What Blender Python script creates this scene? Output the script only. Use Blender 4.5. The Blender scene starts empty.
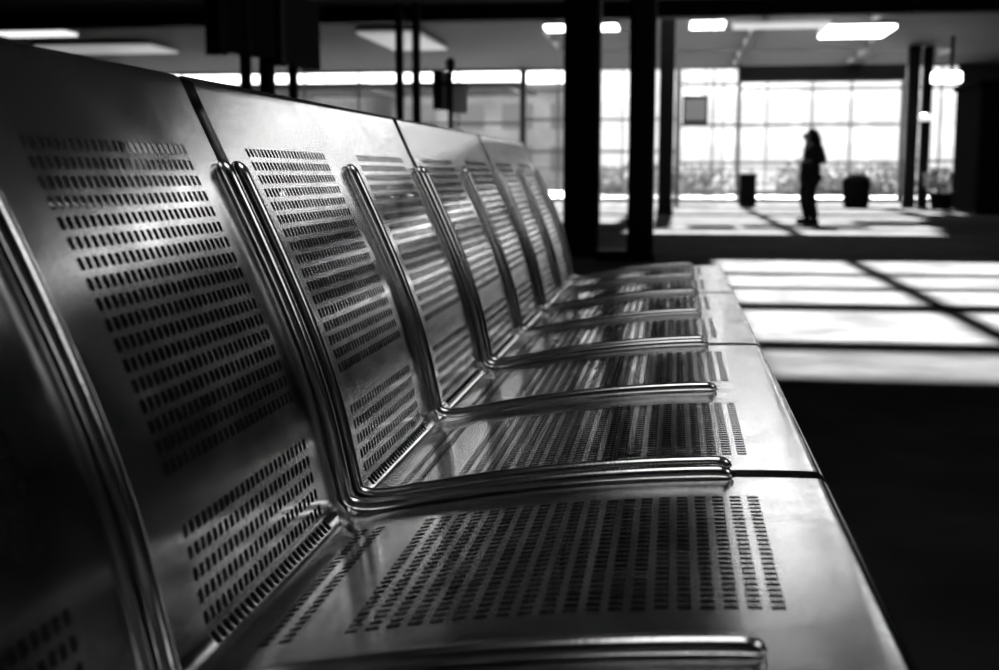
import bpy, bmesh, math, random
import numpy as np
from mathutils import Vector, Matrix
random.seed(7)
R = math.radians
scene = bpy.context.scene
COL = scene.collection

# ------------------------------------------------------------------ materials
def new_mat(name):
    m = bpy.data.materials.new(name)
    m.use_nodes = True
    nt = m.node_tree
    b = nt.nodes["Principled BSDF"]
    return m, nt, b

def grey(v):
    return (v, v, v, 1.0)

def paint(name, v, rough=.5, metallic=0.0, spec=.5, var=0.0, scale=6.0, bump=0.0, bscale=200.0):
    m, nt, b = new_mat(name)
    b.inputs["Base Color"].default_value = grey(v)
    b.inputs["Roughness"].default_value = rough
    b.inputs["Metallic"].default_value = metallic
    b.inputs["Specular IOR Level"].default_value = spec
    tc = nt.nodes.new("ShaderNodeTexCoord")
    if var > 0:
        n = nt.nodes.new("ShaderNodeTexNoise")
        n.inputs["Scale"].default_value = scale
        n.inputs["Detail"].default_value = 6
        nt.links.new(tc.outputs["Object"], n.inputs["Vector"])
        r = nt.nodes.new("ShaderNodeMapRange")
        r.inputs[1].default_value = .3
        r.inputs[2].default_value = .7
        r.inputs[3].default_value = v * (1 - var)
        r.inputs[4].default_value = v * (1 + var)
        nt.links.new(n.outputs["Fac"], r.inputs[0])
        nt.links.new(r.outputs[0], b.inputs["Base Color"])
    if bump > 0:
        n2 = nt.nodes.new("ShaderNodeTexNoise")
        n2.inputs["Scale"].default_value = bscale
        n2.inputs["Detail"].default_value = 4
        nt.links.new(tc.outputs["Object"], n2.inputs["Vector"])
        bp = nt.nodes.new("ShaderNodeBump")
        bp.inputs["Strength"].default_value = bump
        bp.inputs["Distance"].default_value = .002
        nt.links.new(n2.outputs["Fac"], bp.inputs["Height"])
        nt.links.new(bp.outputs["Normal"], b.inputs["Normal"])
    return m

def steel_sheet():
    m, nt, b = new_mat("brushed_steel")
    b.inputs["Metallic"].default_value = 1.0
    b.inputs["Anisotropic"].default_value = STEEL_ANISO
    b.inputs["Anisotropic Rotation"].default_value = STEEL_AROT
    tg = nt.nodes.new("ShaderNodeTangent")
    tg.direction_type = 'UV_MAP'
    tg.uv_map = "UVMap"
    nt.links.new(tg.outputs["Tangent"], b.inputs["Tangent"])
    uv = nt.nodes.new("ShaderNodeTexCoord")
    # fine grain of the worn sheet
    n = nt.nodes.new("ShaderNodeTexNoise")
    n.inputs["Scale"].default_value = 620
    n.inputs["Detail"].default_value = 3
    nt.links.new(uv.outputs["Object"], n.inputs["Vector"])
    # broad wear
    n2 = nt.nodes.new("ShaderNodeTexNoise")
    n2.inputs["Scale"].default_value = 14
    n2.inputs["Detail"].default_value = 5
    nt.links.new(uv.outputs["Object"], n2.inputs["Vector"])
    r = nt.nodes.new("ShaderNodeMapRange")
    r.inputs[1].default_value = .3; r.inputs[2].default_value = .7
    r.inputs[3].default_value = STEEL_ROUGH - .04; r.inputs[4].default_value = STEEL_ROUGH + .05
    nt.links.new(n2.outputs["Fac"], r.inputs[0])
    nt.links.new(r.outputs[0], b.inputs["Roughness"])
    r2 = nt.nodes.new("ShaderNodeMapRange")
    r2.inputs[1].default_value = .3; r2.inputs[2].default_value = .7
    r2.inputs[3].default_value = STEEL_COL * .58; r2.inputs[4].default_value = STEEL_COL * 1.34
    nt.links.new(n.outputs["Fac"], r2.inputs[0])
    nt.links.new(r2.outputs[0], b.inputs["Base Color"])
    bp = nt.nodes.new("ShaderNodeBump")
    bp.inputs["Strength"].default_value = STEEL_BUMP
    bp.inputs["Distance"].default_value = .0006
    nt.links.new(n.outputs["Fac"], bp.inputs["Height"])
    nt.links.new(bp.outputs["Normal"], b.inputs["Normal"])
    return m

def glass(name, tint=.95):
    m = bpy.data.materials.new(name)
    m.use_nodes = True
    nt = m.node_tree
    nt.nodes.clear()
    o = nt.nodes.new("ShaderNodeOutputMaterial")
    mix = nt.nodes.new("ShaderNodeMixShader")
    t = nt.nodes.new("ShaderNodeBsdfTransparent")
    g = nt.nodes.new("ShaderNodeBsdfGlossy")
    g.inputs["Roughness"].default_value = .02
    t.inputs["Color"].default_value = grey(tint)
    lw = nt.nodes.new("ShaderNodeLayerWeight")
    lw.inputs["Blend"].default_value = .5
    pw = nt.nodes.new("ShaderNodeMath"); pw.operation = 'POWER'
    pw.inputs[1].default_value = 5.0
    nt.links.new(lw.outputs["Facing"], pw.inputs[0])
    fr = nt.nodes.new("ShaderNodeMath"); fr.operation = 'MULTIPLY_ADD'
    fr.inputs[1].default_value = .9; fr.inputs[2].default_value = .04
    nt.links.new(pw.outputs[0], fr.inputs[0])
    nt.links.new(fr.outputs[0], mix.inputs[0])
    nt.links.new(t.outputs[0], mix.inputs[1])
    nt.links.new(g.outputs[0], mix.inputs[2])
    nt.links.new(mix.outputs[0], o.inputs["Surface"])
    return m

def glow(name, strength):
    m, nt, b = new_mat(name)
    b.inputs["Base Color"].default_value = grey(.1)
    b.inputs["Emission Color"].default_value = grey(1)
    b.inputs["Emission Strength"].default_value = strength
    return m

STEEL_COL, STEEL_ROUGH, STEEL_ANISO, STEEL_AROT, STEEL_BUMP = .68, .17, .5, 0.0, .03
SUN_E, SKY, EXPO = 400.0, 5.4, 0.0

M_STEEL = steel_sheet()
M_CHROME = paint("polished_tube", .62, .17, 1.0, bump=.08, bscale=300)
M_DARKMETAL = paint("dark_painted_metal", .006, .7, 0.0, .1)
M_LEG = paint("black_leg_metal", .03, .4, .6)
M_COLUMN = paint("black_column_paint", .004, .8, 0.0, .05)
M_FLOOR = paint("dark_terrazzo", .02, .7, 0.0, .0, var=.35, scale=2.3, bump=.05, bscale=60)
M_CEIL = paint("grey_ceiling_paint", .02, .8, 0.0, .2, var=.12, scale=1.2)
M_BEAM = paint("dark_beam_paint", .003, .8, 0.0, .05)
M_SHAFT = paint("skylight_shaft_paint", .06, .8, 0.0, .2)
M_WALL = paint("charcoal_wall", .008, .8, 0.0, .2, var=.2, scale=1.0)
M_FRAME = paint("window_frame_grey", .035, .5, 0.0, .3)
M_KIOSK = paint("kiosk_panel_black", .004, .9, 0.0, .0)
M_SIGN = paint("sign_panel_dark", .008, .8, 0.0, .03)
M_SIGNGREY = paint("sign_panel_grey", .30, .5, 0.0, .3)
M_GLASS = glass("clear_glass")
M_LAMP = glow("lamp_diffuser", 8.0)
M_GLOWDIM = glow("dim_glow", 1.2)
M_COAT = paint("dark_coat_cloth", .003, .9, 0.0, .1)
M_TROUSER = paint("dark_trouser_cloth", .004, .9, 0.0, .1)
M_SKIN = paint("skin", .07, .7, 0.0, .1)
M_HAIR = paint("dark_hair", .003, .8, 0.0, .05)
M_EYE = paint("eye_dark", .02, .2)
M_BIN = paint("bin_plastic", .003, .9, 0.0, .0)
M_PAVE = paint("pale_paving", .009, .85, 0.0, .2, var=.2, scale=.6)
M_FACADE = paint("grey_facade", .08, .85, 0.0, .2, var=.15, scale=.4)
M_FACADE_D = paint("facade_window_dark", .08, .4, 0.0, .3)
M_FACADE_P = paint("facade_window_pale", .42, .4, 0.0, .3)
M_LEAF = paint("hedge_leaves", .12, .9, 0.0, .0, var=.5, scale=5)
M_SOIL = paint("planter_soil", .05, .9)

# ------------------------------------------------------------------ helpers
def tag(o, label=None, cat=None, group=None, kind=None):
    if label: o["label"] = label
    if cat: o["category"] = cat
    if group: o["group"] = group
    if kind: o["kind"] = kind
    return o

def obj(name, verts, faces, mat, parent=None, smooth=False):
    me = bpy.data.meshes.new(name)
    me.from_pydata([tuple(v) for v in verts], [], faces)
    me.validate()
    me.update()
    if smooth:
        for p in me.polygons: p.use_smooth = True
    me.materials.append(mat)
    o = bpy.data.objects.new(name, me)
    COL.objects.link(o)
    if parent: o.parent = parent
    return o

def empty(name, loc, rz=0.0):
    o = bpy.data.objects.new(name, None)
    o.empty_display_size = .2
    o.location = loc
    o.rotation_euler = (0, 0, rz)
    COL.objects.link(o)
    return o

class MB:
    def __init__(s):
        s.v = []; s.f = []
    def add(s, verts, faces):
        n = len(s.v)
        s.v += [tuple(x) for x in verts]
        s.f += [tuple(i + n for i in q) for q in faces]
        return s
    def box(s, x0, x1, y0, y1, z0, z1):
        v = [(x0,y0,z0),(x1,y0,z0),(x1,y1,z0),(x0,y1,z0),(x0,y0,z1),(x1,y0,z1),(x1,y1,z1),(x0,y1,z1)]
        return s.add(v, [(0,3,2,1),(4,5,6,7),(0,1,5,4),(1,2,6,5),(2,3,7,6),(3,0,4,7)])
    def bbox(s, x0, x1, y0, y1, z0, z1, c=.01):
        # box with chamfered vertical edges and top
        def ring(i, z):
            return [(x0+i+c,y0+i,z),(x1-i-c,y0+i,z),(x1-i,y0+i+c,z),(x1-i,y1-i-c,z),(x1-i-c,y1-i,z),(x0+i+c,y1-i,z),(x0+i,y1-i-c,z),(x0+i,y0+i+c,z)]
        v = ring(0,z0)+ring(0,z1-c)+ring(c*.6,z1)
        f = [tuple(range(7,-1,-1)), tuple(range(16,24))]
        for k in (0,8):
            for i in range(8):
                j=(i+1)%8
                f.append((k+i,k+j,k+8+j,k+8+i))
        return s.add(v, f)
    def cyl(s, cx, cy, z0, z1, r, n=20, r1=None):
        r1 = r if r1 is None else r1
        v = [(cx+r*math.cos(2*math.pi*i/n), cy+r*math.sin(2*math.pi*i/n), z0) for i in range(n)]
        v += [(cx+r1*math.cos(2*math.pi*i/n), cy+r1*math.sin(2*math.pi*i/n), z1) for i in range(n)]
        f = [tuple(range(n-1,-1,-1)), tuple(range(n,2*n))]
        f += [(i,(i+1)%n,n+(i+1)%n,n+i) for i in range(n)]
        return s.add(v, f)
    def lathe(s, cx, cy, prof, n=24, sx=1.0, sy=1.0):
        v = []
        for r, z in prof:
            for i in range(n):
                a = 2*math.pi*i/n
                v.append((cx+sx*r*math.cos(a), cy+sy*r*math.sin(a), z))
        f = []
        for k in range(len(prof)-1):
            for i in range(n):
                j=(i+1)%n
                f.append((k*n+i,k*n+j,(k+1)*n+j,(k+1)*n+i))
        f.append(tuple(range(n-1,-1,-1)))
        f.append(tuple(range((len(prof)-1)*n, len(prof)*n)))
        return s.add(v, f)
    def tube(s, pts, radii, n=16):
        pts = [Vector(p) for p in pts]
        base = len(s.v)
        up = Vector((0,1,0))
        for k, p in enumerate(pts):
            t = (pts[min(k+1,len(pts)-1)] - pts[max(k-1,0)]).normalized()
            side = up - t*up.dot(t)
            if side.length < 1e-4: side = Vector((1,0,0)) - t*t.x
            side.normalize()
            nn = t.cross(side)
            for i in range(n):
                a = 2*math.pi*i/n
                s.v.append(tuple(p + radii[k]*(math.cos(a)*side + math.sin(a)*nn)))
        for k in range(len(pts)-1):
            for i in range(n):
                j=(i+1)%n
                s.f.append((base+k*n+i, base+(k+1)*n+i, base+(k+1)*n+j, base+k*n+j))
        s.f.append(tuple(base+i for i in range(n)))
        s.f.append(tuple(base+(len(pts)-1)*n+i for i in range(n-1,-1,-1)))
        return s
    def build(s, name, mat, parent=None, smooth=False, angle=None):
        o = obj(name, s.v, s.f, mat, parent, smooth)
        if angle is not None:
            o.data.set_sharp_from_angle(angle=R(angle))
        return o

# ------------------------------------------------------------------ camera
CAM = Vector((.3946, -.8960, .8452))
cd = bpy.data.cameras.new("camera")
cd.sensor_width = 36.0
cd.lens = 1200.0 / 999.0 * 36.0
cd.clip_start = .02
cd.clip_end = 600
cam = bpy.data.objects.new("camera", cd)
COL.objects.link(cam)
cam.location = CAM
cam.rotation_euler = (math.pi/2 - .13375, 0, .14452)
cd.dof.use_dof = True
cd.dof.focus_distance = 1.75
cd.dof.aperture_fstop = 4.6
scene.camera = cam

# ------------------------------------------------------------------ bench
P = .57                # seat pitch
K = .57/.55
BZ = .44               # height of the bend above the floor
cb = [0.8555019304400371, -0.9865642868015755, -0.08907997069239615, -0.023718107670121256]
cs = [-0.006280924946464223, -0.21971745946109747, 0.2423130793294407, -0.025779797438866783]
zb = np.linspace(.501, .002, 60)
xb = np.polyval(cb, np.maximum(zb, .075)) + np.maximum(.075 - zb, 0)*.21
back = np.c_[xb, zb]
xs = np.linspace(.019, .548, 60)
seat = np.c_[xs, np.polyval(cs, xs)]
tb_, ts_ = back[-1]-back[-2], seat[1]-seat[0]
cor = back[-1] + tb_*np.linalg.solve(np.c_[tb_, -ts_], seat[0]-back[-1])[0]
tt = np.linspace(0, 1, 14)[1:-1, None]
arc = (1-tt)**2*back[-1] + 2*tt*(1-tt)*cor + tt*tt*seat[0]
core = np.vstack([back, arc, seat]) * K
# rolled top edge (behind the back) and rolled front lip
def roll(p, tdir, turn, r, ang, n):
    out = []
    tdir = np.array(tdir)/np.hypot(*tdir)
    nrm = np.array([-tdir[1], tdir[0]]) * turn
    c = p + nrm*r
    for i in range(1, n+1):
        a = ang*i/n
        out.append(c - nrm*r*math.cos(a) + tdir*r*math.sin(a))
    return out
td = core[0]-core[1]
pre = roll(core[0], td, +1, .016, R(165), 10)
pre.append(pre[-1] + (pre[-1]-pre[-2])/np.hypot(*(pre[-1]-pre[-2]))*.02)
fd = core[-1]-core[-2]
post = roll(core[-1], fd, -1, .018, R(92), 10)
post.append(post[-1] + (post[-1]-post[-2])/np.hypot(*(post[-1]-post[-2]))*.03)
prof = np.vstack([np.array(pre[::-1]), core, np.array(post)])
L = np.r_[0, np.cumsum(np.hypot(*np.diff(prof, axis=0).T))]
S0 = L[len(pre)]
L = L - S0             # s = 0 at the top of the back
def at(s):
    return np.array([np.interp(s, L, prof[:,0]), np.interp(s, L, prof[:,1])])
def nrm(s):
    d = at(min(s+.004, L[-1])) - at(max(s-.004, L[0]))
    d /= np.hypot(*d)
    return np.array([-d[1], d[0]])      # upward / forward face of the sheet
rows = [.0947+.01976*i for i in range(17)] + [.4704+.0206*i for i in range(6)]
LC = float(L[len(pre)+len(core)-1])
rows_seat = [LC - 1.1731 + q for q in [.6102, .6322, .6542] + [.7167+.01982*i for i in range(20)]]
SEAM = LC - 1.1731 + .6212
HALF_BAND, SLOT_A, SLOT_B = .0078, .0063, .0050
NS, PY = 25, .01475
GAP = .019

def sheet(name, s_lo, s_hi, hrows, parent):
    """perforated part of one two-seat sheet between profile distances s_lo and s_hi; local Y runs 0..2P"""
    brk = set([round(s_lo,5), round(s_hi,5)])
    bands = set()
    for r in hrows:
        a, b = round(r-HALF_BAND,5), round(r+HALF_BAND,5)
        brk.add(a); brk.add(b); bands.add((a,b))
    for s in L:
        if s_lo < s < s_hi:
            s = round(float(s),5)
            if all(not (a-.0012 < s < b+.0012) for a,b in bands) and all(abs(s-q) > .0012 for q in brk):
                brk.add(s)
    sb = sorted(brk)
    ys = [GAP]
    cells = []
    for k in range(2):
        y0 = k*P + .0975
        ys += [y0 + PY*i for i in range(NS+1)]
        cells.append((len(ys)-NS-1, len(ys)-1))
        if k == 0: ys.append(P)
    ys.append(2*P-GAP)
    V = []; F = []; UV = []
    def pos(s, y):
        p = at(s)
        V.append((p[0], y, p[1])); UV.append((y, s))
        return len(V)-1
    ncol = len(ys)
    grid = [[pos(s, y) for y in ys] for s in sb]
    for i in range(len(sb)-1):
        is_band = (sb[i], sb[i+1]) in bands
        for j in range(ncol-1):
            A, B, Cc, D = grid[i][j], grid[i][j+1], grid[i+1][j+1], grid[i+1][j]
            if is_band and any(a <= j < b for a, b in cells):
                sc = (sb[i]+sb[i+1])/2; yc = (ys[j]+ys[j+1])/2
                a, b, c = SLOT_A, SLOT_B, .0013
                ring = [(-a,-b+c),(-a,b-c),(-a+c,b),(a-c,b),(a,b-c),(a,-b+c),(a-c,-b),(-a+c,-b)]
                h = [pos(sc+ds, yc+dy) for ds, dy in ring]
                F += [(A,B,h[1],h[0]), (B,h[2],h[1]), (B,Cc,h[3],h[2]), (Cc,h[4],h[3]),
                      (Cc,D,h[5],h[4]), (D,h[6],h[5]), (D,A,h[7],h[6]), (A,h[0],h[7])]
            else:
                F.append((A,B,Cc,D))
    # folded side hems
    for j in (0, ncol-1):
        hem = []
        for i, s in enumerate(sb):
            n_ = nrm(s); p = at(s) - n_*.02
            V.append((p[0], ys[j], p[1])); UV.append((ys[j] + (.02 if j else -.02), s))
            hem.append(len(V)-1)
        for i in range(len(sb)-1):
            if sb[i] < -.001 or sb[i+1] > L[len(pre)+len(core)-1]+.001: continue
            q = (grid[i][j], grid[i+1][j], hem[i+1], hem[i])
            F.append(q if j == 0 else q[::-1])
    F = [f[::-1] for f in F]
    me = bpy.data.meshes.new(name)
    me.from_pydata(V, [], F)
    me.update()
    uvl = me.uv_layers.new(name="UVMap")
    for lp in me.loops:
        uvl.data[lp.index].uv = UV[lp.vertex_index]
    bm = bmesh.new(); bm.from_mesh(me)
    loose = [v for v in bm.verts if not v.link_faces]
    bmesh.ops.delete(bm, geom=loose, context='VERTS')
    ylo, yhi = GAP, 2*P-GAP
    for e in bm.edges:
        if len(e.link_faces) == 1: e.smooth = False
        elif abs(e.verts[0].co.y-ylo) < 1e-6 and abs(e.verts[1].co.y-ylo) < 1e-6: e.smooth = False
        elif abs(e.verts[0].co.y-yhi) < 1e-6 and abs(e.verts[1].co.y-yhi) < 1e-6: e.smooth = False
    for f in bm.faces: f.smooth = True
    bm.to_mesh(me); bm.free()
    me.materials.append(M_STEEL)
    o = bpy.data.objects.new(name, me)
    COL.objects.link(o); o.parent = parent
    md = o.modifiers.new("thickness", 'SOLIDIFY')
    md.thickness = .0014; md.offset = -1
    return o

TR, TOFF = .0085, .0088
S_TOP = float(np.interp(-.400, -core[:,1], L[len(pre):len(pre)+len(core)]))
S_END = float(np.interp(.450, core[60:,0], L[len(pre)+60:len(pre)+len(core)]))
def rail_path(y):
    pts = []; rad = []
    raw = []
    for s in np.linspace(S_TOP, S_END, 90):
        raw.append(at(s) + nrm(s)*TOFF)
    raw = np.array(raw)
    # round the bend of the tube wider than the bend of the sheet
    lo = int(np.argmin(np.abs(np.linspace(S_TOP,S_END,90)-.558))); hi = int(np.argmin(np.abs(np.linspace(S_TOP,S_END,90)-.640)))
    a, b = raw[lo], raw[hi]
    ta = raw[lo]-raw[lo-2]; tb = raw[hi+2]-raw[hi]
    k = np.linalg.solve(np.c_[ta, tb], b-a)
    c = a + ta*k[0]
    t = np.linspace(0,1,12)[1:-1,None]
    bez = (1-t)**2*a + 2*t*(1-t)*c + t*t*b
    path = np.vstack([raw[:lo+1], bez, raw[hi:]])
    # ends dive into the sheet
    def dive(p, d, n_):
        d = d/np.hypot(*d)
        return [(p + d*.006 - n_*.0006, .98), (p + d*.012 - n_*.002, .86), (p + d*.017 - n_*.0045, .62), (p + d*.020 - n_*.007, .28)]
    st = dive(path[0], path[0]-path[1], nrm(S_TOP))[::-1]
    en = dive(path[-1], path[-1]-path[-2], nrm(S_END))
    for p, r_ in st: pts.append((p[0], y, p[1])); rad.append(TR*r_)
    for p in path: pts.append((p[0], y, p[1])); rad.append(TR)
    for p, r_ in en: pts.append((p[0], y, p[1])); rad.append(TR*r_)
    return pts, rad

def make_bench():
    root = empty("metal_bench", (0, -P, 0))
    for nm, lo, hi, hr in (("backrest", L[0], SEAM, rows), ("seat", SEAM, L[-1], rows_seat)):
        o = sheet(nm, lo, hi, hr, root)
        o.location.z = BZ
    for y in (.025, P, 2*P-.025):
        m = MB(); pts, rad = rail_path(y); m.tube(pts, rad, 18)
        o = m.build("divider_rail", M_CHROME, root, True)
        o.location.z = BZ
    MB().box(.17, .25, .02, 2*P-.02, .33, .40).build("beam", M_LEG, root)
    for y in (.22, 2*P-.22):
        m = MB()
        m.box(.185, .235, y-.025, y+.025, .03, .335)
        m.box(-.06, .46, y-.03, y+.03, 0, .03)
        for zx0, zx1, zt in ((-.01,.03,.415), (.38,.42,.455)):
            m.box(zx0, zx1, y-.02, y+.02, .36, zt-.012)
        m.box(.0, .42, y-.02, y+.02, .34, .37)
        m.build("leg", M_LEG, root)
    return root

def copy_tree(o, parent=None):
    c = o.copy(); COL.objects.link(c)
    if parent: c.parent = parent
    for ch in o.children: copy_tree(ch, c)
    return c
bench_labels = ["nearest perforated steel bench, its near seat cut off by the left edge of the photo",
                "second perforated steel bench from the camera, its upper back catching the most light",
                "third perforated steel bench from the camera, between the second and the farthest bench",
                "farthest perforated steel bench of the row, its end in front of the two black columns"]
kids0 = None
b0 = make_bench()
for i, lb in enumerate(bench_labels):
    o = b0 if i == 0 else copy_tree(b0)
    o.location.y = -P + 2*P*i
    tag(o, lb, "bench", "perforated steel benches standing end to end")

# ------------------------------------------------------------------ hall shell
X0, X1, Y0, YG, H, SL = -17.0, 13.0, -6.0, 35.67, 3.95, .06
fl = MB().box(X0-.3, X1+.3, Y0-.3, YG+.1, -.2, 0).build("floor", M_FLOOR); tag(fl, "dark hall floor with bright patches of sun", kind="structure")
SUN_EL, SUN_AZ = R(33), R(0)
sdir = Vector((math.sin(SUN_AZ)*math.cos(SUN_EL), math.cos(SUN_AZ)*math.cos(SUN_EL), math.sin(SUN_EL)))
def up_to(x, y, z):
    t = z/sdir.z
    return x+sdir.x*t, y+sdir.y*t
# openings of the roof lights: the floor patches projected up to the ceiling along the sun
open_cells = []
def rooflight(xa, xb, ya, yb, hz=SL):
    """floor patch -> opening in the slab (upstand height hz) that lets exactly this beam through"""
    x0, y0 = up_to(xa, ya, H)
    x1, y1 = up_to(xb, yb, H+hz)
    open_cells.append((x0, up_to(xb, yb, H)[0], y0, y1, hz))
near_rows = [(9.66,11.1),(8.34,9.35),(7.16,8.08),(5.34,6.70),(4.2,4.95)]
for ya, yb in near_rows:
    for xa, xb in ((.8,2.0),(2.18,{9.66:3.6,8.34:3.2,7.16:2.85}.get(ya,2.45))):
        if ya < 5 and xa > 2: continue
        rooflight(xa, xb, ya, yb)
UP = .34
for k, (ya, yb) in enumerate([(15.9,17.4),(17.98,19.5),(20.08,21.6),(22.18,23.7)]):
    if k > 1: rooflight(-2.6, -.6, ya, yb, UP)
    rooflight(-.3, 2.0, ya, yb, UP)
    rooflight(2.2, 4.1 + .3*k, ya, yb, UP)
for ya, yb in ((25.3,26.9),(27.5,29.0)):
    for xa, xb in ((-2.6,-.6),(-.3,2.0),(2.2,5.2),(5.6,7.3)): rooflight(xa, xb, ya, yb, UP)
# one slab with the wells cut through it
XB, YB = X1+.3, YG+.1
bxs = sorted(set([X0-.3, XB] + [round(c[i],4) for c in open_cells for i in (0,1)]))
bys = sorted(set([Y0-.3, YB] + [round(min(c[i],YB),4) for c in open_cells for i in (2,3)]))
def hole_at(x, y):
    for c in open_cells:
        if c[0] < x < c[1] and c[2] < y < c[3]: return c
    return None
solid = {}
for i in range(len(bxs)-1):
    for j in range(len(bys)-1):
        solid[i,j] = not hole_at((bxs[i]+bxs[i+1])/2, (bys[j]+bys[j+1])/2)
cm = MB(); sm = MB()
for (i,j), s in solid.items():
    x0,x1,y0,y1 = bxs[i],bxs[i+1],bys[j],bys[j+1]
    if s:
        cm.add([(x0,y0,H),(x1,y0,H),(x1,y1,H),(x0,y1,H)], [(0,3,2,1)])
        cm.add([(x0,y0,H+SL),(x1,y0,H+SL),(x1,y1,H+SL),(x0,y1,H+SL)], [(0,1,2,3)])
    else:
        for di,dj,(pa,pb) in ((-1,0,((x0,y0),(x0,y1))),(1,0,((x1,y1),(x1,y0))),(0,-1,((x1,y0),(x0,y0))),(0,1,((x0,y1),(x1,y1)))):
            if solid.get((i+di,j+dj), True):
                hz = hole_at((x0+x1)/2, (y0+y1)/2)[4]
                sm.add([(*pa,H),(*pb,H),(*pb,H+hz),(*pa,H+hz)], [(0,1,2,3)])
ce = cm.build("ceiling", M_CEIL); tag(ce, "grey ceiling slab with rows of roof lights", kind="structure")
sh = sm.build("roof_light_wells", M_SHAFT, ce)
gp = MB(); gd = MB()
for x0,x1,y0,y1,hz in open_cells:
    (gd if y1 < 11.2 else gp).box(x0-.05, x1+.05, y0-.05, min(y1+.05, YB), H+hz+.005, H+hz+.02)
gp.build("roof_light_glazing", M_GLASS, ce)
gd.build("dimmed_roof_light_glazing", glass("dimming_glass", .7), ce)  # tint added to weaken the sunbeam of the nearest patch row
for nm, b in (("wall_left", (X0-.3, X0, Y0-.3, YG+.1, 0, H)), ("wall_right", (X1, X1+.3, Y0-.3, YG+.1, 0, H)), ("wall_back", (X0, X1, Y0-.3, Y0, 0, H))):
    tag(MB().box(*b).build(nm, M_WALL), "plain charcoal hall wall", kind="structure")
# downstand beam across the ceiling near the camera's top edge
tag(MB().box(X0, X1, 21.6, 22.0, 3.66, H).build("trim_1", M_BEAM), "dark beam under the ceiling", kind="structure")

# ------------------------------------------------------------------ glazing wall
def window(n, x0, x1, z1, transoms, mullions, label, thick=.07):
    m = MB(); d = .06
    m.box(x0, x1, YG-d, YG+d, 0, .14)
    m.box(x0, x1, YG-d, YG+d, z1-.06, z1)
    for x in (x0, x1-thick): m.box(x, x+thick, YG-d, YG+d, .14, z1-.06)
    for z in transoms: m.box(x0+thick, x1-thick, YG-d*.6, YG+d*.6, z-.035, z+.035)
    for x, w in mullions: m.box(x-w/2, x+w/2, YG-d*.7, YG+d*.7, .14, z1-.06)
    f = m.build("window_%d" % n, M_FRAME); tag(f, label, kind="structure")
    MB().box(x0+.02, x1-.02, YG-.008, YG+.008, .13, z1-.05).build("pane", M_GLASS, f)
    return f
window(1, X0, -4.2, H, (3.43, 2.35), [(-15,.05),(-13,.05),(-11,.05),(-9.3,.05),(-7.6,.05),(-6.2,.05)], "long glazed bay on the left behind the bench backs", .1)
window(2, -4.2, .45, H, (2.45, 1.5), [(-3.14,.06),(-2.6,.06),(-1.2,.05)], "glazed bay seen between the black columns", .1)
window(3, .45, 2.2, H, (3.45, 2.27, 1.16), [(1.45,.05),(1.75,.03)], "glazed bay just right of the black columns", .06)
window(4, 2.2, 6.85, 3.55, (3.3, 2.27, 1.16), [(3.0,.04),(4.3,.05),(5.4,.05)], "wide bright glazed bay behind the standing person", .06)
window(5, 6.85, 8.4, H, (3.3, 1.2), [(7.9,.05)], "glazed bay at the right beside the black kiosk", .06)
tag(MB().box(8.4, X1, YG-.1, YG+.1, 0, H).build("wall_far", M_WALL), "plain dark end wall behind the kiosk", kind="structure")
tag(MB().box(2.2, 6.85, YG-.25, YG+.08, 3.55, H).build("trim_2", M_BEAM), "dark header beam over the wide glazed bay", kind="structure")

# ------------------------------------------------------------------ columns
def column(x0, x1, y0, y1, label, c=.03, base=True):
    root = empty("column", ((x0+x1)/2, (y0+y1)/2, 0))
    hx, hy = (x1-x0)/2, (y1-y0)/2
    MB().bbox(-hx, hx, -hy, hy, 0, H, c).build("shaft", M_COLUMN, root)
    if base:
        MB().bbox(-hx-.02, hx+.02, -hy-.02, hy+.02, 0, .1, c).build("base_plate", M_COLUMN, root)
    tag(root, label, "column", kind="structure")
    return root
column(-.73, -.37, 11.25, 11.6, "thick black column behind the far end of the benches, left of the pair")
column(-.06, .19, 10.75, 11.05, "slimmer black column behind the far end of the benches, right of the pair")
column(.03, .34, 24.15, 24.5, "distant black column half hidden behind the slimmer near column")
column(6.0, 6.28, 30.2, 30.5, "distant dark column right of the wide bright window", base=False)
column(6.42, 6.66, 30.6, 30.85, "thin distant dark column next to the far right window", base=False)
pl = MB().bbox(-.36, -.07, 10.85, 11.5, 0, .09, .02).build("floor_plinth", M_COLUMN)
tag(pl, "low black plinth on the floor between the two near black columns", "plinth")

# ------------------------------------------------------------------ kiosk, bins, plants
k = empty("kiosk", (8.9, 26.2, 0))
MB().bbox(-2.4, 2.4, -1.1, 1.1, .08, 2.62, .04).build("body", M_KIOSK, k)
MB().box(-2.45, 2.45, -1.15, 1.15, 2.62, 2.72).build("roof_panel", M_KIOSK, k)
MB().box(-2.35, 2.35, -1.0, 1.0, 0, .08).build("plinth", M_BEAM, k)
MB().box(-1.9, -.2, -1.13, -1.1, .9, 2.2).build("hatch", M_SIGN, k)
tag(k, "large black kiosk block at the right edge of the photo", "kiosk")

t = empty("wall_lamp", (6.6, 28.3, 3.02))
MB().bbox(-.42, .2, -.15, .15, -.1, .12, .03).build("lamp_shade", M_LAMP, t)
MB().box(-.04, .04, .0, .06, .1, H-3.02).build("stem", M_DARKMETAL, t)
tag(t, "bright lamp hanging at the upper corner beside the black kiosk", "lamp")
t = empty("spot_lamp", (6.39, 30.0, 2.2))
m = MB()
m.lathe(0, 0, [(.03,-.08),(.1,-.06),(.13,0),(.1,.07),(.03,.09)], 16, 1.25, .8)
m.build("lamp_shade", M_GLOWDIM, t, True)
MB().box(-.03, .03, .05, .22, -.03, .03).build("bracket", M_DARKMETAL, t)
tag(t, "small bright oval lamp fixed between the two distant right columns", "lamp")

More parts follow.
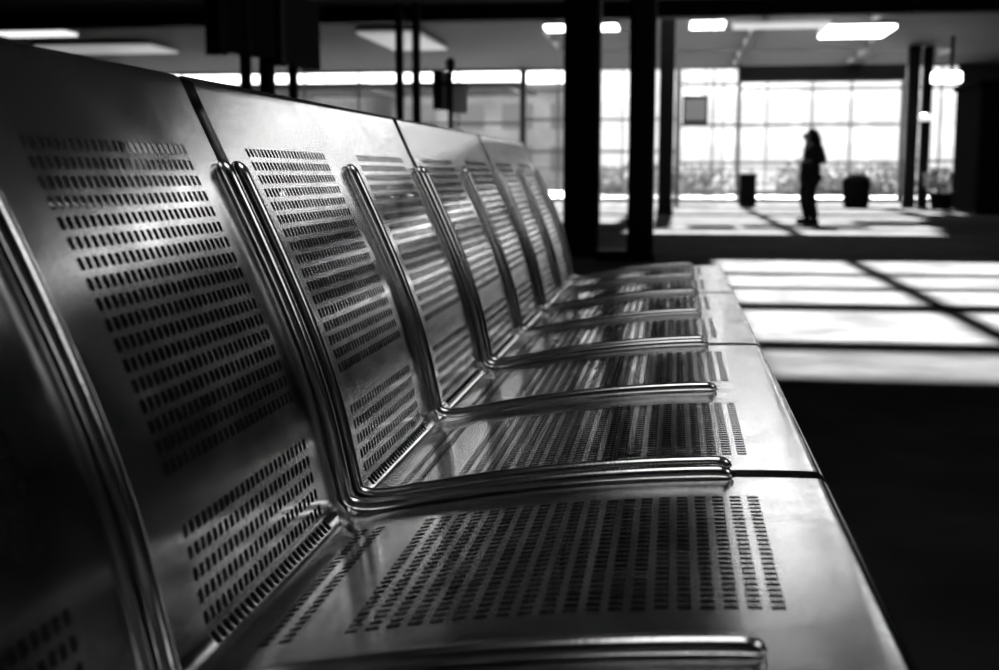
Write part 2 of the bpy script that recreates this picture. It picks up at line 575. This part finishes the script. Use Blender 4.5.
t = empty("litter_bin", (2.24, 30.9, 0))
MB().bbox(-.21, .21, -.2, .2, .03, .78, .03).build("body", M_BIN, t)
MB().bbox(-.23, .23, -.22, .22, .78, .85, .03).build("lid", M_BIN, t)
MB().box(-.19, .19, -.18, .18, 0, .03).build("base", M_BIN, t)
tag(t, "tall rectangular dark litter bin left of the standing person", "bin")
t = empty("round_bin", (4.83, 30.0, 0))
MB().lathe(0, 0, [(.28,0),(.30,.04),(.34,.5),(.34,.62)], 24).build("body", M_BIN, t, True, 40)
MB().lathe(0, 0, [(.36,.62),(.36,.67),(.27,.78),(.12,.84),(.02,.85)], 24).build("lid", M_BIN, t, True, 40)
tag(t, "squat rounded dark bin right of the standing person", "bin")

def leafy(mb, cx, cy, cz, rx, ry, rz, n, ls, rnd):
    for _ in range(n):
        u = rnd.uniform(-1,1); a = rnd.uniform(0, 2*math.pi); r = rnd.uniform(.35,1)**.5
        s = math.sqrt(1-u*u)
        c = Vector((cx+rx*r*s*math.cos(a), cy+ry*r*s*math.sin(a), cz+rz*r*u))
        d = Vector((rnd.gauss(0,1), rnd.gauss(0,1), rnd.gauss(0,1)+.4)).normalized()
        e = d.orthogonal().normalized()
        l = ls*rnd.uniform(.6,1.3)
        w = d.cross(e)*l*.1
        mb.add([c, c+d*l*.5+e*l*.25+w, c+d*l, c+d*l*.5-e*l*.25+w], [(0,1,2),(0,2,3)])
def potted(x, y, h, w, label):
    rnd = random.Random(int(x*100))
    t = empty("potted_shrub", (x, y, 0))
    m = MB(); m.lathe(0, 0, [(w*.55,0),(w*.6,.02),(w*.72,.32),(w*.78,.33),(w*.78,.38),(w*.68,.38)], 20)
    m.build("pot", M_BIN, t, True, 40)
    MB().cyl(0, 0, .36, .375, w*.67).build("soil", M_SOIL, t)
    m = MB(); leafy(m, 0, 0, .38+(h-.38)*.5, w, w, (h-.38)*.5, 420, .16, rnd)
    m.build("foliage", M_LEAF, t)
    MB().cyl(0, 0, .37, h*.7, .02, 8).build("stem", M_SOIL, t)
    tag(t, label, "plant")
potted(6.75, 29.4, .92, .42, "bushy potted shrub at the foot of the thin distant column")

# ------------------------------------------------------------------ signs and posts, left
t = empty("information_sign", (-2.95, 8.8, 0))
for px, py, pr_ in ((0,-.5,.045),(.0,0,.066),(.06,.5,.042)):
    MB().cyl(px, py, 0, 2.2, pr_, 16).build("post", M_DARKMETAL, t)
def slab(x0,y0,x1,y1,z0,z1,th):
    d = Vector((x1-x0,y1-y0,0)).normalized(); n = Vector((-d.y,d.x,0))*th/2
    a, b = Vector((x0,y0,0)), Vector((x1,y1,0))
    q = [a+n, a-n, b-n, b+n]
    return MB().add([(p.x,p.y,z0) for p in q]+[(p.x,p.y,z1) for p in q], [(0,1,2,3),(7,6,5,4),(0,4,5,1),(1,5,6,2),(2,6,7,3),(3,7,4,0)])
slab(-.11,-.76,.07,-.12,1.77,2.32,.11).build("sign_board", M_SIGN, t)
slab(.09,.02,.17,.78,1.75,2.32,.11).build("sign_board", M_SIGN, t)
slab(-.14,-.82,-.11,-.74,1.74,2.34,.14).build("end_frame", M_DARKMETAL, t)
slab(.08,-.06,.09,.03,1.72,2.34,.14).build("end_frame", M_DARKMETAL, t)
tag(t, "dark information sign of two hanging boards on three posts behind the nearest bench back", "sign")
for x, lb in ((-2.8, "left one of two slim dark posts behind the second bench's back"), (-2.6, "right one of two slim dark posts behind the second bench's back")):
    t = empty("steel_post", (x, 13, 0))
    MB().cyl(0, 0, 0, 2.75, .05, 16).build("shaft", M_DARKMETAL, t)
    MB().cyl(0, 0, 0, .03, .1, 20).build("base_plate", M_DARKMETAL, t)
    MB().cyl(0, 0, 2.75, 2.78, .056, 16).build("cap", M_DARKMETAL, t)
    tag(t, lb, "post", "pair of slim dark posts")
t = empty("signpost", (-2.2, 13.0, 0))
MB().cyl(0, 0, 0, 2.15, .03, 14).build("pole", M_DARKMETAL, t)
MB().lathe(0, 0, [(.02,2.02),(.05,2.04),(.055,2.13),(.02,2.17)], 16).build("cap", M_DARKMETAL, t, True)
slab(-.19,-.05,-.1,.06,1.58,2.03,.03).build("sign_board", M_SIGN, t)
slab(-.10,.02,-.03,.02,1.57,2.0,.03).build("sign_board", M_SIGNGREY, t)
slab(.03,.02,.18,.08,1.54,1.86,.03).build("sign_board", M_SIGNGREY, t)
MB().box(-.11,.18,-.015,.015,1.86,1.89).build("bracket", M_DARKMETAL, t)
tag(t, "slim signpost with three upright boards right of the two slim dark posts", "sign")
# a dark notice panel fixed to the glazing
t = empty("notice_panel", (.93, YG-.1, 0))
MB().bbox(-.37, .37, -.03, .03, 2.3, 3.12, .01).build("board", M_SIGN, t)
for hx in (-.3, .3): MB().cyl(hx, 0, 3.12, H, .012, 8).build("hanging_rod", M_DARKMETAL, t)
MB().box(-.3, .3, -.034, -.03, 2.4, 3.02).build("sheet", paint("notice_sheet", .09, .7), t)
tag(t, "dark square notice panel on the glazing right of the black columns", "sign")

# ------------------------------------------------------------------ ceiling lights
def ceiling_light(x, y, lx, ly, mat, label):  # builds real fixtures, added fill lights and lit-ceiling stand-ins alike
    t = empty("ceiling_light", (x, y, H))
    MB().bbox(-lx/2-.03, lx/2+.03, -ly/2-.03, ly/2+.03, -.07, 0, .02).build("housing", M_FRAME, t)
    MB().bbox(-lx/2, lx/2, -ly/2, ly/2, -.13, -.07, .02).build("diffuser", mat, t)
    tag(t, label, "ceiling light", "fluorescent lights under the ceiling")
ceiling_light(3.4-.95, 24.8, 1.9, .8, glow("lit_strip_glow", .35), "faint glowing strip standing for lit ceiling between the two bright ceiling lights right of the columns")  # emission stands in for a dimly lit strip of ceiling
ceiling_light(4.15, 26.2, 1.35, 1.9, M_LAMP, "widest bright ceiling light at the upper right")
ceiling_light(.6, -.4, 1.55, 2.2, glow("added_rail_glow", 3.2), "unseen fill light added right above the nearest bench")  # added out of view for highlights along the divider rails
M_FILLNEAR = glow("added_fill_glow", 3.2)  # for unseen fill lights, added for rail highlights and a lift on the floor
ceiling_light(6.6, -3.0, 1.55, 2.2, M_FILLNEAR, "unseen fill light added far to the right behind the camera")
ceiling_light(4.6, -.6, 1.55, 2.2, M_FILLNEAR, "unseen fill light added to the right of the nearest bench")
ceiling_light(3.0, 10.1, 1.3, 1.4, glow("added_streak_glow", 2.4), "unseen light added beside the nearest roof lights for a back reflection")  # added out of sight so the nearest back reflects a bright streak
ceiling_light(1.5, 19.2, 1.35, 1.9, glow("added_soft_glow", 1.3), "unseen light added one bay nearer than the bright ceiling lights")  # added unseen to brighten reflections on seat fronts and farther backs
ceiling_light(.98, 24.6, .68, .9, M_LAMP, "bright ceiling light right of the black columns")
ceiling_light(-1.6, 24.7, 1.5, .7, M_LAMP, "bright ceiling light running behind the thick black column")
ceiling_light(-13.4, 27.4, 2.9, 1.7, glow("lit_smear_glow", .3), "long faint glow panel standing for lit ceiling, low at the upper left, above the nearest bench back")  # glow imitates a blurred bright area of ceiling
ceiling_light(-5.8, 26.6, 1.3, 3.6, glow("lit_patch_glow", .22), "faint square glow panel standing for lit ceiling, above the two slim dark posts")  # glowing panel in place of a patch of ceiling catching light
ceiling_light(-13.4, 23.6, 1.6, 1.6, M_GLOWDIM, "dim glow panel standing for lit ceiling at the upper left edge of the photo")  # emissive stand-in for brightly lit ceiling, not a known fixture

# ------------------------------------------------------------------ person
def skin_obj(name, verts, edges, radii, mat, parent, root=0, lv=2):
    me = bpy.data.meshes.new(name)
    me.from_pydata(verts, edges, [])
    o = bpy.data.objects.new(name, me); COL.objects.link(o)
    md = o.modifiers.new("skin", 'SKIN'); md.use_smooth_shade = True
    for i, r_ in enumerate(radii):
        v = me.skin_vertices[0].data[i]
        v.radius = r_ if isinstance(r_, tuple) else (r_, r_)
        v.use_root = (i == root)
    sb = o.modifiers.new("sub", 'SUBSURF'); sb.levels = lv; sb.render_levels = lv
    me.materials.append(mat)
    o.parent = parent
    return o
pr = empty("person", (2.62, 20.0, 0), R(12))
pr.scale = (1.14, 1.12, 1.0)
# she faces -X (to the photo's left), forearms raised in front of the chest
bv = [(0,0,.80),(0,0,.92),(.01,0,1.08),(.0,0,1.22),(-.01,0,1.30),(-.02,0,1.37),(-.035,0,1.43),   # 0-6 trunk to head base
      (-.045,0,1.465),(-.025,0,1.515),                                            # 7,8 head
      (-.01,.075,.78),(-.05,.07,.45),(.02,.07,.09),                             # 9-11 far leg
      (.01,-.075,.78),(-.01,-.07,.45),(.09,-.07,.10),                           # 12-14 near leg
      (.0,.155,1.27),(.11,.20,1.05),(-.07,.10,1.04),                            # 15-17 far arm
      (.0,-.155,1.27),(.13,-.20,1.06),(-.06,-.11,1.05),                         # 18-20 near arm
      (-.09,.07,.03),(-.02,-.07,.04)]                                           # 21,22 toes
be = [(0,1),(1,2),(2,3),(3,4),(4,5),(5,6),(6,7),(7,8),(0,9),(9,10),(10,11),(0,12),(12,13),(13,14),(4,15),(15,16),(16,17),(4,18),(18,19),(19,20),(11,21),(14,22)]
brad = [(.11,.13),(.10,.12),(.09,.11),(.10,.14),(.07,.10),.048,.06,.085,.065,.085,.055,.04,.085,.055,.04,.05,.042,.03,.05,.042,.03,.032,.032]
body = skin_obj("body", bv, be, brad, M_SKIN, pr)
# nose, eyes and ears on the head
MB().lathe(0, 0, [(.012,1.455),(.014,1.465),(.008,1.49),(.003,1.50)], 8).build("nose", M_SKIN, pr, True).location = (-.112, 0, 0)
for sy in (-1, 1):
    e = MB().lathe(0, 0, [(.002,1.485),(.009,1.49),(.011,1.495),(.009,1.50),(.002,1.505)], 8).build("eye", M_EYE, pr, True)
    e.location = (-.097, sy*.03, 0)
    e = MB().lathe(0, 0, [(.004,1.455),(.014,1.47),(.018,1.49),(.006,1.51)], 8, 1, .5).build("ear", M_SKIN, pr, True)
    e.location = (-.03, sy*.066, 0)
m = MB(); m.lathe(0, 0, [(.03,0),(.032,.004),(.022,.008)], 8, .9, .35); mo = m.build("mouth", M_COAT, pr, True); mo.location = (-.096, 0, 1.43)
# hands: palm and five fingers each, folded in front of the chest
for sy, hx in ((1, -.07), (-1, -.06)):
    hy = .10*sy
    hv = [(hx,hy,1.042),(hx-.05,hy*.8,1.05),(hx-.075,hy*.7,1.055)]
    he = [(0,1),(1,2)]; hr = [.026,(.034,.018),(.03,.016)]
    for q, (dz, ln) in enumerate(((.03,.055),(.012,.065),(-.008,.06),(-.026,.046))):
        n0 = len(hv)
        hv += [(hx-.08,hy*.68,1.055+dz),(hx-.08-ln*.6,hy*.55,1.06+dz),(hx-.07-ln*.75,hy*.3,1.06+dz)]
        he += [(2,n0),(n0,n0+1),(n0+1,n0+2)]; hr += [.009,.009,.008]
    n0 = len(hv)
    hv += [(hx-.035,hy*.65,1.085),(hx-.07,hy*.5,1.105)]
    he += [(1,n0),(n0,n0+1)]; hr += [.011,.009]
    skin_obj("hand", hv, he, hr, M_SKIN, pr, lv=1)
# clothing
cv = [(0,0,.66),(.01,0,.82),(.01,0,.96),(.01,0,1.10),(.0,0,1.22),(-.01,0,1.31),(.01,.16,1.28),(.125,.21,1.05),(-.05,.12,1.04),(.01,-.16,1.28),(.165,-.215,1.055),(-.04,-.13,1.05)]
ce_ = [(0,1),(1,2),(2,3),(3,4),(4,5),(5,6),(6,7),(7,8),(5,9),(9,10),(10,11)]
cr = [.17,.17,.155,.15,.15,.12,.08,.07,.05,.08,.07,.05]
skin_obj("coat", cv, ce_, cr, M_COAT, pr)
tv = [(0,0,.82),(-.01,.075,.74),(-.05,.07,.45),(.02,.07,.07),(.01,-.075,.74),(-.01,-.07,.45),(.085,-.07,.08)]
skin_obj("trousers", tv, [(0,1),(1,2),(2,3),(0,4),(4,5),(5,6)], [.14,.105,.085,.065,.105,.085,.065], M_TROUSER, pr)
for (hx, hy) in ((.02,.07),(.09,-.07)):
    m = MB(); m.bbox(-.17, .05, -.045, .045, 0, .10, .03); o = m.build("shoe", M_COAT, pr); o.location = (hx, hy, 0)
hv = [(-.05,0,1.548),(.01,0,1.53),(.05,0,1.46),(.07,0,1.35),(.085,0,1.23),(.09,0,1.10)]
skin_obj("hair", hv, [(i,i+1) for i in range(5)], [.07,.10,.11,.105,.10,.07], M_HAIR, pr)
tag(pr, "person with long dark hair and dark coat standing on the sunlit floor by the windows", "person")

# ------------------------------------------------------------------ outside
tag(MB().box(-70, 70, YG+.1, 140, -.25, -.05).build("ground", M_PAVE), "pale sunlit paving outside the windows", kind="structure")
def building(x0, x1, y0, y1, h, nx, nz, label, mat=M_FACADE, wmat=None):
    t = empty("building", ((x0+x1)/2, (y0+y1)/2, -.05))
    hx, hy = (x1-x0)/2, (y1-y0)/2
    MB().box(-hx, hx, -hy, hy, 0, h).build("walls", mat, t)
    MB().box(-hx-.3, hx+.3, -hy-.3, hy+.3, h, h+.35).build("roof", M_FACADE_D, t)
    for i in range(nx):
        for j in range(nz):
            w = 2*hx/nx; zz = 1.0 + j*(h-.8)/nz
            cx = -hx+(i+.5)*w
            MB().box(cx-w*.32, cx+w*.32, -hy-.04, -hy, zz, zz+(h-.8)/nz*.6).build("window", wmat or M_FACADE_D, t)
    tag(t, label, "building")
M_FACADE_B = paint("pale_grey_facade", .16, .85, 0.0, .2, var=.25, scale=.5)
M_FACADE_C = paint("white_facade", .52, .85, 0.0, .2, var=.12, scale=.5)
building(-52, -17, 66, 74, 5.6, 6, 2, "long grey low building outside, seen through the left windows")
building(-15.6, -4.4, 68, 76, 5.6, 4, 2, "pale grey building outside, left of the black columns", M_FACADE_B)
building(-4, 17, 64, 72, 10, 12, 4, "tall white building outside, filling the view behind the standing person", M_FACADE_C, M_FACADE_P)
t = empty("awning", (-11.3, YG+2.8, 0))  # added to keep sun off the floor inside the left windows
MB().box(-6.9, 6.9, -2.6, 2.6, 3.52, 3.62).build("canopy", M_BEAM, t)
for px in (-6.6, -2.2, 2.2, 6.6): MB().box(px-.04, px+.04, -2.75, 2.5, 3.46, 3.52).build("bracket", M_FRAME, t)
tag(t, "flat dark awning added outside the left windows as a sun shade", "awning")
def hedge(x0, x1, y, h, label, step=.7):
    rnd = random.Random(int(x0*10)); m = MB()
    x = x0
    while x < x1:
        leafy(m, x, y, h*.36, .7, .6, h*.64, 150, .34, rnd); x += step
    tag(m.build("hedge", M_LEAF), label, "hedge")
hedge(-26, -5.2, 37.0, 1.3, "long dense hedge added to screen bright ground close outside the left windows, behind the bench backs", .42)  # added screen, keeps bright ground from showing through the bench slots
hedge(-3, 2.4, 47, 1.1, "low clipped hedge outside, left of the litter bin")
hedge(5.0, 9.5, 49, 1.2, "low clipped hedge outside, right of the standing person")
t = empty("guard_rail", (3, 42, -.05))
for i in range(9):
    MB().cyl(-8+2*i, 0, 0, 1.1, .03, 10).build("post", M_FRAME, t)
for z in (.55, 1.08):
    m = MB(); m.tube([(-8.2,0,z),(0,0,z),(8.2,0,z)], [.025]*3, 10); m.build("rail", M_FRAME, t)
tag(t, "thin metal guard rail on the paving outside the windows", "railing")

# ------------------------------------------------------------------ light
sd = bpy.data.lights.new("sun", 'SUN')
sd.energy = SUN_E; sd.angle = R(1.2)
so = bpy.data.objects.new("sun", sd); COL.objects.link(so)
so.rotation_euler = (-sdir).to_track_quat('-Z', 'Y').to_euler()
so.location = (0, 30, 30)
w = bpy.data.worlds.new("world"); scene.world = w
w.use_nodes = True
bg = w.node_tree.nodes["Background"]
bg.inputs["Color"].default_value = grey(1)
bg.inputs["Strength"].default_value = SKY

scene.view_settings.view_transform = 'Standard'
scene.view_settings.look = 'None'
scene.view_settings.gamma = 1.0
scene.view_settings.exposure = EXPO
scene.view_settings.use_curve_mapping = False
scene.cycles.use_denoising = True
scene.cycles.denoising_prefilter = "ACCURATE"
scene.cycles.max_bounces = 8
scene.cycles.diffuse_bounces = 4
scene.cycles.transparent_max_bounces = 16
